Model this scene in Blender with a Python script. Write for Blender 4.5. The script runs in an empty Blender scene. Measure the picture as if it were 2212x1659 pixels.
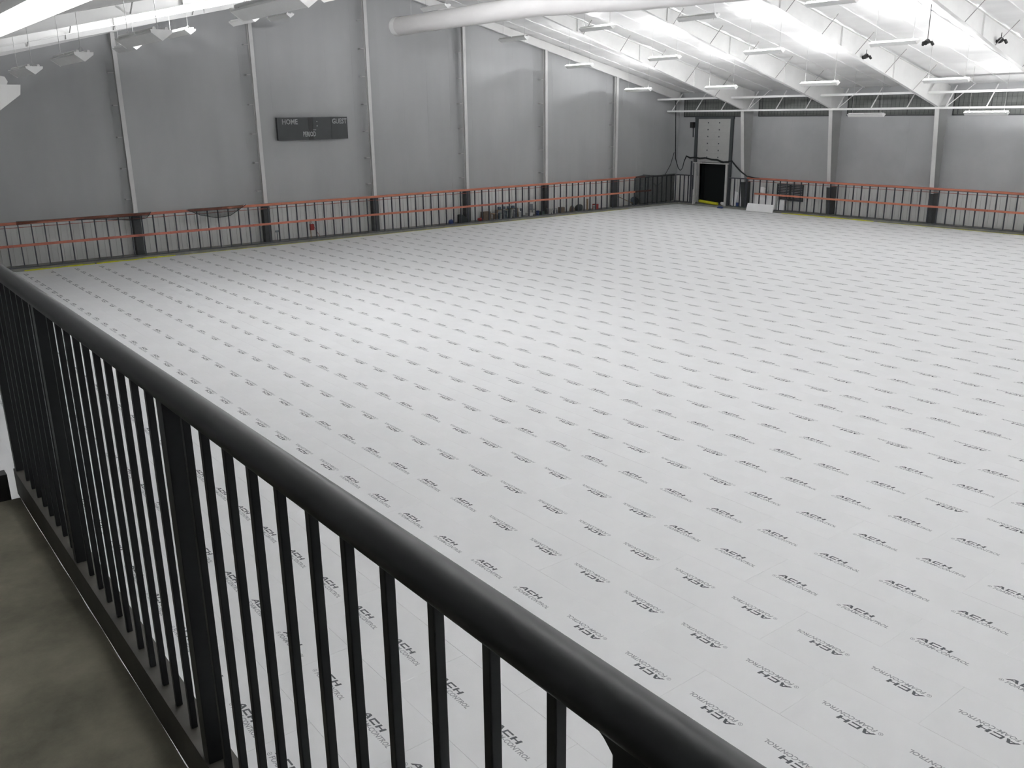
import bpy, math, random
from mathutils import Vector, Matrix
random.seed(7)
PI = math.pi
scene = bpy.context.scene
COL = scene.collection

# ------------------------------------------------------------------ materials
MATS = {}
def mat(name, col, rough=0.6, metal=0.0, noise=0.0, nscale=4.0, coat=0.0, bump=0.0, bscale=30.0,
        emit=None, alpha=None, rand=0.0, stretch=None, col2=None, spec=None):
    m = bpy.data.materials.new(name); m.use_nodes = True
    nt = m.node_tree; N = nt.nodes; L = nt.links
    b = N['Principled BSDF']
    b.inputs['Base Color'].default_value = (*col, 1)
    b.inputs['Roughness'].default_value = rough
    b.inputs['Metallic'].default_value = metal
    if spec is not None: b.inputs['Specular IOR Level'].default_value = spec
    if coat: 
        b.inputs['Coat Weight'].default_value = coat; b.inputs['Coat Roughness'].default_value = 0.2
    tc = N.new('ShaderNodeTexCoord')
    src = tc.outputs['Object']
    if stretch:
        mp = N.new('ShaderNodeMapping'); mp.inputs['Scale'].default_value = stretch
        L.new(src, mp.inputs['Vector']); src = mp.outputs['Vector']
    cur = None
    if noise:
        n = N.new('ShaderNodeTexNoise'); n.inputs['Scale'].default_value = nscale
        n.inputs['Detail'].default_value = 3; n.inputs['Roughness'].default_value = 0.62
        L.new(src, n.inputs['Vector'])
        r = N.new('ShaderNodeValToRGB')
        c2 = col2 if col2 else tuple(c * (1 - noise) for c in col)
        c1 = col if col2 else tuple(min(1, c * (1 + noise * 0.5)) for c in col)
        r.color_ramp.elements[0].position = 0.3; r.color_ramp.elements[0].color = (*c2, 1)
        r.color_ramp.elements[1].position = 0.7; r.color_ramp.elements[1].color = (*c1, 1)
        L.new(n.outputs['Fac'], r.inputs['Fac']); cur = r.outputs['Color']
    if rand:
        oi = N.new('ShaderNodeObjectInfo'); hs = N.new('ShaderNodeHueSaturation')
        mr = N.new('ShaderNodeMapRange'); mr.inputs['To Min'].default_value = 1 - rand; mr.inputs['To Max'].default_value = 1 + rand
        L.new(oi.outputs['Random'], mr.inputs['Value']); L.new(mr.outputs['Result'], hs.inputs['Value'])
        mr2 = N.new('ShaderNodeMapRange'); mr2.inputs['To Min'].default_value = 0.5 - rand * .04; mr2.inputs['To Max'].default_value = 0.5 + rand * .04
        L.new(oi.outputs['Random'], mr2.inputs['Value']); L.new(mr2.outputs['Result'], hs.inputs['Hue'])
        if cur: L.new(cur, hs.inputs['Color'])
        else: hs.inputs['Color'].default_value = (*col, 1)
        cur = hs.outputs['Color']
    if cur: L.new(cur, b.inputs['Base Color'])
    if bump:
        n2 = N.new('ShaderNodeTexNoise'); n2.inputs['Scale'].default_value = bscale; n2.inputs['Detail'].default_value = 1
        L.new(src, n2.inputs['Vector'])
        bp = N.new('ShaderNodeBump'); bp.inputs['Strength'].default_value = bump; bp.inputs['Distance'].default_value = 0.02
        L.new(n2.outputs['Fac'], bp.inputs['Height']); L.new(bp.outputs['Normal'], b.inputs['Normal'])
    if emit:
        b.inputs['Emission Color'].default_value = (*emit[0], 1); b.inputs['Emission Strength'].default_value = emit[1]
    if alpha is not None:
        b.inputs['Alpha'].default_value = alpha
    MATS[name] = m
    return m

FOAM = mat('white_foam', (0.86, 0.865, 0.875), 0.75, noise=0.03, nscale=0.9, bump=0.05, bscale=60)
FOAM_EDGE = mat('scrap_foam', (0.92, 0.92, 0.92), 0.8, noise=0.03, nscale=3)
INK = mat('dark_print_ink', (0.125, 0.13, 0.145), 0.7, noise=0.2, nscale=40)
INK2 = mat('grey_print_ink', (0.37, 0.38, 0.40), 0.7, noise=0.2, nscale=60)
BLACK = mat('black_powder_coat', (0.012, 0.013, 0.014), 0.44, noise=0.15, nscale=25, spec=0.4)
CHAN = mat('dusty_dark_steel', (0.030, 0.028, 0.024), 0.55, noise=0.6, nscale=7, col2=(0.060, 0.055, 0.045))
DECK = mat('deck_concrete', (0.215, 0.200, 0.148), 0.85, noise=0.4, nscale=2.6, col2=(0.085, 0.080, 0.058), bump=0.15, bscale=18)
SLAB = mat('grey_concrete', (0.22, 0.22, 0.20), 0.85, noise=0.3, nscale=1.5, bump=0.1, bscale=12)
CURB = mat('dark_olive_concrete', (0.09, 0.09, 0.075), 0.8, noise=0.35, nscale=2)  # curb concrete, darker and more olive than the slab
VINYL = mat('grey_vinyl_insulation', (0.385, 0.392, 0.396), 0.55, noise=0.10, nscale=0.35, stretch=(1.0, 1.0, 0.25), bump=0.25, bscale=1.2)
VINYL2 = mat('grey_vinyl_insulation_side', (0.40, 0.406, 0.412), 0.55, noise=0.10, nscale=0.35, bump=0.25, bscale=0.9)
LINER = mat('pale_liner_panel', (0.66, 0.66, 0.645), 0.5, noise=0.06, nscale=0.6, stretch=(2, 2, .3))
ROOFM = mat('white_roof_vinyl', (0.86, 0.858, 0.855), 0.32, noise=0.05, nscale=0.5, coat=0.1, bump=0.22, bscale=2.2, stretch=(3.0, 0.35, 1))
STEEL = mat('white_primed_steel', (0.76, 0.76, 0.75), 0.45, noise=0.05, nscale=1.2)
STEELG = mat('grey_wrapped_steel', (0.36, 0.365, 0.36), 0.5, noise=0.08, nscale=1)
COLW = mat('pale_column_paint', (0.60, 0.60, 0.59), 0.45, noise=0.06, nscale=1.5)
COLD = mat('dark_column_tone', (0.055, 0.058, 0.06), 0.5, noise=0.3, nscale=2)  # darker tone for column feet, corner tracks and vent slats
STUD = mat('grey_steel_stud', (0.085, 0.09, 0.105), 0.45, metal=0.3, noise=0.2, nscale=3)
LUM = mat('orange_lumber', (0.52, 0.175, 0.11), 0.7, noise=0.3, nscale=2.5, stretch=(0.6, 0.6, 6), rand=0.16)
LUMD = mat('red_lath', (0.38, 0.12, 0.09), 0.7, noise=0.3, nscale=3)
YELL = mat('yellow_foam_strip', (0.62, 0.60, 0.02), 0.6, noise=0.15, nscale=2)
LIT = mat('lit_tube', (1, 1, 1), 0.4, emit=((1.0, 0.985, 0.965), 9.0)); LIT.cycles.emission_sampling = 'NONE'
UNLIT = mat('unlit_tube', (0.72, 0.72, 0.71), 0.3)
TRAY = mat('white_reflector_enamel', (0.86, 0.86, 0.85), 0.25, coat=0.3, noise=0.03, nscale=5)
TRAYB = mat('bright_reflector', (0.88, 0.88, 0.87), 0.12, metal=0.6)
WIRE = mat('galvanised_wire', (0.45, 0.45, 0.44), 0.35, metal=0.7)
DUCT = mat('white_duct_fabric', (0.60, 0.59, 0.585), 0.8, noise=0.05, nscale=1.0, bump=0.5, bscale=2.2, stretch=(1.5, .5, 1.5))
SCORE = mat('scoreboard_panel', (0.030, 0.034, 0.036), 0.4, noise=0.2, nscale=2)
SCORED = mat('scoreboard_dark', (0.006, 0.007, 0.007), 0.4)
LETTER = mat('pale_lettering', (0.34, 0.35, 0.35), 0.6, noise=0.15, nscale=20)
LOUV = mat('dark_translucent_panel', (0.15, 0.16, 0.15), 0.4, noise=0.15, nscale=2)
LOUVF = mat('louver_frame', (0.06, 0.065, 0.065), 0.5)
VOID = mat('unlit_room_black', (0.006, 0.009, 0.009), 0.9)
DOORW = mat('white_door_panel', (0.46, 0.46, 0.45), 0.5, noise=0.05, nscale=2)
TRACK = mat('dark_door_track', (0.085, 0.095, 0.10), 0.5, metal=0.3)
NET = mat('black_net_mesh', (0.03, 0.033, 0.035), 0.9, alpha=0.28)
NET2 = mat('dense_black_net_mesh', (0.03, 0.033, 0.035), 0.9, alpha=0.5)
NETR = mat('black_net_rope', (0.02, 0.024, 0.024), 0.9, noise=0.3, nscale=10)
SPK = mat('black_plastic', (0.02, 0.02, 0.02), 0.4)
def simple(name, c, r=0.6): return mat(name, c, r, noise=0.15, nscale=6)
BLUE = simple('blue_plastic', (0.03, 0.06, 0.20)); RED = simple('red_paint', (0.33, 0.035, 0.03)); WHITEP = simple('white_plastic', (0.62, 0.62, 0.6))
BROWN = simple('brown_card', (0.16, 0.12, 0.085)); TARP = simple('dark_tarp', (0.022, 0.03, 0.03)); GREYP = simple('grey_plastic', (0.2, 0.22, 0.24))
GREEN = simple('dark_green_plastic', (0.05, 0.09, 0.07)); WOOD = simple('pale_wood', (0.3, 0.2, 0.12)); SLATE = simple('slate_blue_plastic', (0.09, 0.12, 0.16))
TEAL = simple('grey_green_paint', (0.07, 0.10, 0.09))

for n_ in DECK.node_tree.nodes:      # finer mottling where the concrete is seen close up
    if n_.type == 'TEX_NOISE': n_.inputs['Detail'].default_value = 8; n_.inputs['Roughness'].default_value = .68
# ------------------------------------------------------------------ mesh builder
class MB:
    def __init__(s): s.v = []; s.f = []; s.m = []; s.sm = []
    def add(s, vs, fs, mi=0, smooth=False):
        o = len(s.v); s.v += [tuple(p) for p in vs]
        for f in fs: s.f.append(tuple(i + o for i in f)); s.m.append(mi); s.sm.append(smooth)
    def box(s, a, b, mi=0, M=None):
        x0, y0, z0 = a; x1, y1, z1 = b
        vs = [Vector(p) for p in ((x0,y0,z0),(x1,y0,z0),(x1,y1,z0),(x0,y1,z0),(x0,y0,z1),(x1,y0,z1),(x1,y1,z1),(x0,y1,z1))]
        if M is not None: vs = [M @ p for p in vs]
        s.add(vs, [(0,3,2,1),(4,5,6,7),(0,1,5,4),(1,2,6,5),(2,3,7,6),(3,0,4,7)], mi)
        return s
    def prism(s, poly, axis, a, b, mi=0, M=None):
        """extrude a 2-D polygon along an axis; poly coords fill the two other axes in order"""
        n = len(poly); vs = []
        for t in (a, b):
            for p, q in poly:
                v = {'x': (t, p, q), 'y': (p, t, q), 'z': (p, q, t)}[axis]; vs.append(Vector(v))
        if M is not None: vs = [M @ p for p in vs]
        fs = [tuple(range(n)), tuple(range(2*n-1, n-1, -1))] + [(i, n+i, n+(i+1)%n, (i+1)%n) for i in range(n)]
        s.add(vs, fs, mi); return s
    def tube(s, pts, r, seg=8, mi=0, cap=True, smooth=True):
        pts = [Vector(p) for p in pts]; n = len(pts); rs = r if isinstance(r, (list, tuple)) else [r]*n
        vs = []; fs = []; up = Vector((0, 0, 1))
        d0 = (pts[1]-pts[0]).normalized()
        a = d0.cross(up); a = Vector((1,0,0)) if a.length < 1e-4 else a.normalized()
        for i in range(n):
            d = (pts[min(i+1, n-1)] - pts[max(i-1, 0)]).normalized()
            a = (a - d * a.dot(d)).normalized(); b = d.cross(a)
            for k in range(seg):
                t = 2*PI*k/seg; vs.append(pts[i] + (a*math.cos(t) + b*math.sin(t))*rs[i])
        for i in range(n-1):
            for k in range(seg):
                k2 = (k+1) % seg; fs.append((i*seg+k, i*seg+k2, (i+1)*seg+k2, (i+1)*seg+k))
        s.add(vs, fs, mi, smooth)
        if cap:
            s.add(vs[:seg], [tuple(range(seg-1, -1, -1))], mi); s.add(vs[-seg:], [tuple(range(seg))], mi)
        return s
    def lathe(s, prof, seg=14, mi=0, c=(0,0,0), smooth=True):
        vs = []; fs = []; n = len(prof)
        for r, z in prof:
            for k in range(seg):
                t = 2*PI*k/seg; vs.append((c[0]+r*math.cos(t), c[1]+r*math.sin(t), c[2]+z))
        for i in range(n-1):
            for k in range(seg):
                k2 = (k+1) % seg; fs.append((i*seg+k, i*seg+k2, (i+1)*seg+k2, (i+1)*seg+k))
        s.add(vs, fs, mi, smooth)
        s.add(vs[:seg], [tuple(range(seg-1, -1, -1))], mi); s.add(vs[-seg:], [tuple(range(seg))], mi)
        return s
    def blob(s, c, r, mi=0, seed=0, k=0.15, seg=12, rings=8):
        rr = random.Random(seed); ph = [rr.uniform(0, 6) for _ in range(6)]; vs = []; fs = []
        for i in range(rings+1):
            t = PI*i/rings
            for j in range(seg):
                u = 2*PI*j/seg
                w = 1 + k*(math.sin(2*u+ph[0]+t)+math.sin(3*u+ph[1])*math.sin(t*2+ph[2])+math.sin(t*3+ph[3]))*0.7
                z = math.cos(t)*w
                z = max(z, -0.75)
                vs.append((c[0]+r[0]*math.sin(t)*math.cos(u)*w, c[1]+r[1]*math.sin(t)*math.sin(u)*w, c[2]+r[2]*z))
        for i in range(rings):
            for j in range(seg):
                j2 = (j+1) % seg; fs.append((i*seg+j, (i+1)*seg+j, (i+1)*seg+j2, i*seg+j2))
        s.add(vs, fs, mi, True); return s
    def mesh(s, name, mats):
        me = bpy.data.meshes.new(name); me.from_pydata(s.v, [], s.f)
        for m in (mats if isinstance(mats, (list, tuple)) else [mats]): me.materials.append(m)
        me.polygons.foreach_set('material_index', s.m); me.polygons.foreach_set('use_smooth', s.sm)
        me.update(); return me
    def obj(s, name, mats, parent=None):
        return link(bpy.data.objects.new(name, s.mesh(name, mats)), parent)

def link(o, parent=None):
    COL.objects.link(o)
    if parent is not None: o.parent = parent
    return o
def bevel(o, w, seg=2):
    md = o.modifiers.new('Bevel', 'BEVEL'); md.width = w; md.segments = seg; md.limit_method = 'ANGLE'; return o
def tag(o, label, cat, group=None, kind=None):
    o['label'] = label; o['category'] = cat
    if group: o['group'] = group
    if kind: o['kind'] = kind
    return o
def thing(name, label, cat, loc=(0,0,0), rz=0, group=None):
    o = bpy.data.objects.new(name, None); o.empty_display_size = 0.2; COL.objects.link(o)
    o.location = loc; o.rotation_euler = (0, 0, rz)
    return tag(o, label, cat, group)
def struct(o, label=None):
    o['kind'] = 'structure'
    if label: o['label'] = label
    return o
def dup(root, loc, rz, label, group=None, cat=None):
    r = root.copy(); COL.objects.link(r); r.location = loc; r.rotation_euler = (0, 0, rz); r['label'] = label
    if group: r['group'] = group
    for ch in list(root.children):
        c = ch.copy(); COL.objects.link(c); c.parent = r
        for g in ch.children:
            d = g.copy(); COL.objects.link(d); d.parent = c
    return r
def text_polys(body, size, sx=1.0, bold=0.0, shear=0.0):
    """flat outline letters: list of vertices (x, y) and faces, starting at x = 0 on the baseline"""
    cu = bpy.data.curves.new('tmp', 'FONT'); cu.body = body; cu.size = size; cu.offset = bold; cu.shear = shear
    cu.resolution_u = 2
    ob = bpy.data.objects.new('tmp', cu); COL.objects.link(ob)
    dg = bpy.context.evaluated_depsgraph_get(); me = ob.evaluated_get(dg).to_mesh()
    vs = [(v.co.x*sx, v.co.y) for v in me.vertices]; fs = [tuple(p.vertices) for p in me.polygons]
    ob.evaluated_get(dg).to_mesh_clear(); bpy.data.objects.remove(ob); bpy.data.curves.remove(cu)
    return vs, fs
ORD = ['first', 'second', 'third', 'fourth', 'fifth', 'sixth', 'seventh', 'eighth', 'ninth', 'tenth', 'eleventh', 'twelfth', 'thirteenth', 'fourteenth']

# ------------------------------------------------------------------ measures
HC = 7.48                     # camera height above the foam
RIDGE = 29.2
def roof_z(x): return 15.95 - 0.236*abs(x - RIDGE)
YA = 52.6                     # end wall with the scoreboard
XB = 58.95                    # right wall
XL, YF = -3.0, -12.0          # walls beside and behind the camera
SZ = 0.15                     # slab level around the foam
FY, FX = 51.4, 57.85          # edges of the foam field
P = 1.2192                    # board width
DZ = 5.805                    # balcony floor level

# ------------------------------------------------------------------ shell
m = MB()
m.box((XL, YF, -0.4), (XB, YA, -0.1)); m.box((XL, FY, -0.1), (XB, YA, SZ), 0); m.box((FX, YF, -0.1), (XB, FY, SZ), 0)
struct(m.obj('floor', SLAB))
m = MB()   # low curb edge that the frames stand on
m.box((XL, FY+.002, -0.09), (FX, FY+.11, SZ+.012)); m.box((FX+.002, YF, -0.09), (FX+.11, FY+.11, SZ+.012))
struct(m.obj('trim_1', CURB))

# end wall, upper grey insulation
def gable(y0, y1, zb, x0=XL, x1=XB):
    return [(x0, zb), (x1, zb), (x1, roof_z(x1)+.05), (RIDGE, roof_z(RIDGE)+.05), (x0, roof_z(x0)+.05)]
wb = MB().prism(gable(0, 0, 2.36), 'y', YA, YA+.2).obj('wall_back', VINYL); struct(wb)
m = MB()
x = XL
while x < XB:      # ribbed pale liner panel below
    x1 = min(x+.3, XB); m.box((x, YA+.03, 0), (x1-.04, YA+.2, 2.36)); m.box((x1-.04, YA+.0, 0), (x1, YA+.2, 2.36)); x = x1
m.obj('liner_panel', LINER, wb)
m = MB()           # vertical seams of the insulation facing
for i in range(34):
    xs = XL + 1.83*i + .4
    if xs < XB: m.box((xs-.008, YA-.003, 2.36), (xs+.008, YA+.01, roof_z(xs)-.3))
m.box((XL, YA-.003, 9.05), (XB, YA+.01, 9.07))
m.obj('facing_seam', VINYL, wb)

DY0, DY1, DTOP = 47.1, 50.1, 3.45
m = MB()
m.box((XB, YF, 2.3), (XB+.2, DY0, roof_z(XB)+.1)); m.box((XB, DY1, 2.3), (XB+.2, YA, roof_z(XB)+.1)); m.box((XB, DY0, DTOP), (XB+.2, DY1, roof_z(XB)+.1))
wr = struct(m.obj('wall_right', VINYL2))
m = MB()
def ribs(y, yend):
    while y < yend - 1e-6:
        y1 = min(y+.3, yend); m.box((XB+.03, y, 0), (XB+.2, y1-.04, 2.3)); m.box((XB, y1-.04, 0), (XB+.2, y1, 2.3)); y = y1
ribs(YF, DY0); ribs(DY1, YA)
m.obj('liner_panel', LINER, wr)
m = MB()
for i in range(36):
    ys = YF + 1.83*i + .4
    if ys < YA and not (DY0 < ys < DY1): m.box((XB-.003, ys-.008, 2.3), (XB+.01, ys+.012, roof_z(XB)-.1))
m.obj('facing_seam', VINYL2, wr)
struct(MB().box((XL-.2, YF, -.4), (XL, YA, roof_z(XL)+.1)).obj('wall_left', VINYL2))
struct(MB().prism(gable(0, 0, -.4), 'y', YF-.2, YF).obj('wall_front', VINYL))

# doorway, recess coloured black for the unlit room beyond, and lining
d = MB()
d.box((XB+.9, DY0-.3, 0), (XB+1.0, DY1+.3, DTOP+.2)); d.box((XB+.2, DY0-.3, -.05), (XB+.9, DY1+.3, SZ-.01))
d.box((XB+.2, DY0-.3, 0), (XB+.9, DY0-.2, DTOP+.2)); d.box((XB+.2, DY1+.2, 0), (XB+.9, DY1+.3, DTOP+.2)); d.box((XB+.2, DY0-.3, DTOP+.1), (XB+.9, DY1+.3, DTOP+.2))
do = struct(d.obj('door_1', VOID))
j = MB(); j.box((XB-.05, DY0-.16, SZ), (XB+.2, DY0, DTOP)); j.obj('door_jamb', DOORW, do)
j = MB(); j.box((XB-.05, DY1, SZ), (XB+.2, DY1+.16, DTOP)); j.obj('door_jamb', DOORW, do)
j = MB(); j.box((XB-.05, DY0-.16, DTOP), (XB+.2, DY1+.16, DTOP+.16)); j.obj('door_header', DOORW, do)

# translucent strips high on the right wall
for i, (a, b) in enumerate(((46.0, 52.0), (38.3, 44.5), (30.5, 36.95), (23.0, 29.45), (15.4, 21.9))):
    f = MB()
    for z in (7.03, 8.38): f.box((XB-.05, a, z-.04), (XB+.01, b, z+.04))
    for y in (a, b): f.box((XB-.05, y-.04, 7.0), (XB+.01, y+.04, 8.4))
    w = struct(f.obj('window_%d' % (i+1), LOUVF))
    MB().box((XB-.02, a, 7.03), (XB+.005, b, 8.38)).obj('pane', LOUV, w)
    g = MB(); n = 22
    for k in range(1, n): 
        y = a + (b-a)*k/n; t = .03 if k % 7 == 0 else .008; g.box((XB-.03, y-t, 7.05), (XB-.019, y+t, 8.36))
    for z in (7.4, 7.75, 8.1): g.box((XB-.028, a, z-.006), (XB-.019, b, z+.006))
    g.obj('grid_bar', LOUVF, w)

# roof lining: sags a little between the purlins
def roof_sheet():
    vs = []; fs = []; xs = []
    for side in (0, 1):
        lo, hi = (XL, RIDGE) if side == 0 else (RIDGE, XB+.0)
        n = 20
        for i in range(n*8+1):
            if side == 1 and i == 0: continue
            t = i/(n*8); x = lo + (hi-lo)*t; ph = (t*n) % 1.0
            xs.append((x, roof_z(x) - 0.05*math.sin(PI*ph)))
    ys = [YF + (YA-YF)*k/120 for k in range(121)]
    rr = random.Random(3); ph = [rr.uniform(0, 6.28) for _ in range(len(xs))]
    for k, y in enumerate(ys):
        for i, (x, z) in enumerate(xs): vs.append((x, y, z + 0.008*math.sin(y*.9 + ph[i//8*8]) ))
    nx = len(xs)
    for k in range(len(ys)-1):
        for i in range(nx-1): fs.append((k*nx+i, (k+1)*nx+i, (k+1)*nx+i+1, k*nx+i+1))
    mb = MB(); mb.add(vs, fs, 0, True); return mb
ce = struct(roof_sheet().obj('ceiling', ROOFM))
m = MB()   # taped seams of the roof facing, running up the slope
for i in range(36):
    y = YF + 1.9*i + .35
    if min(abs(y-q) for q in (45.0, 37.4, 29.8, 22.2, 14.6, 7.0, -.6, -8.2)) < .5: continue
    m.prism([(XL, roof_z(XL)-.075), (RIDGE, roof_z(RIDGE)-.075), (XB, roof_z(XB)-.075), (XB, roof_z(XB)-.0), (RIDGE, roof_z(RIDGE)-.0), (XL, roof_z(XL)-.0)], 'y', y-.03, y+.03)
m.obj('facing_seam', ROOFM, ce)
m = MB(); m.prism([(XL, roof_z(XL)+.1), (RIDGE, roof_z(RIDGE)+.1), (XB+.2, roof_z(XB)+.1), (XB+.2, roof_z(XB)+.3), (RIDGE, roof_z(RIDGE)+.3), (XL, roof_z(XL)+.3)], 'y', YF, YA+.2)
m.obj('roof_deck', STEEL, ce)

# ------------------------------------------------------------------ steel frames
def zb_right(x): return min(7.55 + 0.283*(57.5-x), roof_z(x)-.62)
def zb_left(x): return min(8.52 + 0.222*x, roof_z(x)-.5)
FR = [45.0, 37.4, 29.8, 22.2, 14.6, 7.0, -0.6, -8.2]
def rafter(fr, zb, xa, xb, name, mats=STEEL):
    n = 14; xs = [xa + (xb-xa)*i/n for i in range(n+1)]
    w = MB(); poly = [(x, zb(x)) for x in xs] + [(x, roof_z(x)-.14) for x in reversed(xs)]
    top = poly[n+1:][::-1]
    for i in range(n):
        w.prism([poly[i], poly[i+1], top[i+1], top[i]], 'y', -.008, .008)
    o = w.obj(name, mats, fr)
    for nm, fn in (('bottom_flange', zb), ('top_flange', lambda x: roof_z(x)-.16)):
        f = MB()
        for i in range(n):
            a, b = xs[i], xs[i+1]
            f.prism([(a, fn(a)-.012), (b, fn(b)-.012), (b, fn(b)+.012), (a, fn(a)+.012)], 'y', -.11, .11)
        f.obj(nm, mats, fr)
    k = 0
    for i in range(1, 9):
        x = xa + (xb-xa)*(i/8.6)
        b = MB(); z0 = zb(x)+.03; h = roof_z(x)-.12 - z0
        b.tube([(x, -.05, z0), (x+.05, -h*.95, z0+h)], .022, 5); b.obj('flange_brace', WIRE, fr)
    for i in range(1, 5):
        x = xa + (xb-xa)*(i/5); b = MB(); b.box((x-.006, -.1, zb(x)), (x+.006, .1, roof_z(x)-.16)); b.obj('web_stiffener', mats, fr)
for i, y in enumerate(FR):
    fr = thing('steel_frame', 'white tapered roof frame, %s one out from the scoreboard wall' % ORD[i], 'roof frame', (0, y, 0), group='white roof frames')
    rafter(fr, zb_right, 57.5, RIDGE, 'rafter_web')
    rafter(fr, zb_left, -2.2, RIDGE, 'rafter_web')
    # right column: pale flange tapering out to the haunch, grey wrapped web
    c = MB(); c.prism([(58.30, SZ), (58.33, SZ), (57.53, 7.6), (57.5, 7.6)], 'y', -.14, .14); co = c.obj('column_flange', COLW, fr)
    c = MB(); c.prism([(58.33, 2.1), (58.9, 2.1), (58.9, 7.5), (57.54, 7.5)], 'y', -.01, .01); c.obj('column_web', STEELG, fr)
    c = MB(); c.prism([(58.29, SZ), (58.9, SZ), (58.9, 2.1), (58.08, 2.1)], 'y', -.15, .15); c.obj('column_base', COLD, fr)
    c = MB(); c.prism([(57.5, 7.55), (58.9, 7.55), (58.9, roof_z(58.9)-.12), (57.5, roof_z(57.5)-.14)], 'y', -.012, .012); c.obj('haunch_plate', STEEL, fr)
    c = MB(); c.box((-2.9, -.14, -.1), (-2.4, .14, roof_z(-2.9)-.4)); c.obj('column_flange', COLW, fr)

# end-wall rafter against the scoreboard wall
def zb_end(x): return 15.42 - .2425*abs(x-RIDGE)
for xa, xb, lab in ((58.7, RIDGE, 'white rafter along the scoreboard wall, sloping down to the far right corner'), (-2.8, RIDGE, 'white rafter along the scoreboard wall, sloping down to the left')):
    fr = thing('end_rafter', lab, 'rafter', (0, 52.3, 0))
    n = 10; xs = [xa+(xb-xa)*i/n for i in range(n+1)]
    w = MB()
    for i in range(n):
        a, b = xs[i], xs[i+1]; w.prism([(a, zb_end(a)), (b, zb_end(b)), (b, roof_z(b)-.06), (a, roof_z(a)-.06)], 'y', .0, .02)
    w.obj('rafter_web', STEEL, fr)
    f = MB()
    for i in range(n):
        a, b = xs[i], xs[i+1]; f.prism([(a, zb_end(a)-.012), (b, zb_end(b)-.012), (b, zb_end(b)+.012), (a, zb_end(a)+.012)], 'y', -.1, .12)
    f.obj('bottom_flange', STEEL, fr)

# columns of the scoreboard wall
names = ['leftmost column, half hidden past the left edge', 'column second to the left of the scoreboard', 'column just left of the scoreboard', 'column just right of the scoreboard',
         'column second to the right of the scoreboard', 'column third to the right of the scoreboard', 'faint column nearest the far corner']
for i, x in enumerate((6.8, 14.26, 21.83, 29.35, 36.75, 43.98, 51.2)):
    t = thing('gable_column', 'slim white steel ' + names[i] + ' on the end wall', 'column', (x, 52.15, 0), group='end wall columns')
    top = zb_end(x) - .02
    s = MB(); s.box((-.11, -.1, 2.3), (.11, -.085, top)); s.box((-.008, -.085, 2.3), (.008, .14, top)); s.box((-.11, .14, 2.3), (.11, .155, top)); s.obj('shaft', COLW, t)
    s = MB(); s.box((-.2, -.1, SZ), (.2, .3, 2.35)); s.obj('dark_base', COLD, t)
    z = 3.2
    while z < top - .5:
        b = MB(); b.box((-.36, .12, z-.015), (-.11, .2, z+.015)); b.box((-.36, .2, z-.03), (-.33, .44, z+.03)); b.obj('girt_clip', COLW, t); z += 1.65

# eave tube with its kickers, and the upper tube
t = thing('eave_tube', 'long white square tube hung below the eave along the right wall', 'steel tube', (57.4, 0, 7.47))
MB().box((-.06, YF+.3, -.065), (.06, YA-.1, .065)).obj('tube', STEEL, t)
for k in range(25):
    y = YA - .62 - 2.53*k
    if y < YF+1: break
    b = MB(); b.tube([(0, y, .05), (1.15, y, 1.35)], .045, 6); b.obj('kicker', STEEL, t)
    if k % 3 == 0 and k: 
        b = MB(); b.tube([(.0, y-.02, .05), (.9, y-1.2, 1.4)], .03, 5); b.obj('diagonal_rod', STEEL, t)
t = thing('upper_tube', 'second white tube passing through the frames above the eave tube', 'steel tube', (56.2, 0, 8.40))
prev = YA-.1
for y in FR:
    MB().box((-.07, y+.02, -.07), (.07, prev-.02, .07)).obj('tube_length', STEEL, t); prev = y

# ------------------------------------------------------------------ strip lights
def fixture(lit):
    t = thing('strip_light', '', 'strip light')
    s = MB(); out = [(-.21, .0), (-.2, -.03), (0, -.17), (.2, -.03), (.21, .0)]; inn = [(.195, .0), (.188, -.022), (0, -.155), (-.188, -.022), (-.195, .0)]
    for i in range(4):
        s.prism([out[i], out[i+1], inn[3-i], inn[4-i]], 'y', -1.22, 1.22)
    s.obj('reflector_tray', TRAY, t)
    for y in (-1, 1):
        e = MB(); a, b = sorted((y*1.22, y*1.235)); e.prism([(-.215, .03), (-.205, -.03), (0, -.18), (.205, -.03), (.215, .03)], 'y', a, b); e.obj('end_cap', TRAY, t)
    for k, x in enumerate((-.12, .12)):
        for q, y in enumerate((-.605, .605)):
            on = lit == 2 or (lit == 1 and q == 0)
            u = MB(); u.tube([(x, y-.575, .05), (x, y+.575, .05)], .036, 7); u.obj('tube', LIT if on else UNLIT, t)
    for y in (-1.0, 1.0):
        h = MB(); h.tube([(0, y, -.1), (0, y, 1.0)], .007, 4); o = h.obj('hanger', WIRE, t)
        r = MB(); r.tube([(-.19, y, -.02), (0, y, .16), (.19, y, -.02)], .006, 4); r.obj('hanger_bail', WIRE, t)
    return t
PROTO = {}
LAMPS = {}
def lamp(t, lit, power):
    key = (lit, power)
    if key not in LAMPS:
        d = bpy.data.lights.new('lamp', 'POINT'); d.shadow_soft_size = .025
        d.energy = (power if lit == 2 else power/2)*1.3; d.color = (.985, .992, 1); LAMPS[key] = d
    o = link(bpy.data.objects.new('lamp', LAMPS[key]), t); o.location = (0, -.6, .115)
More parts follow.
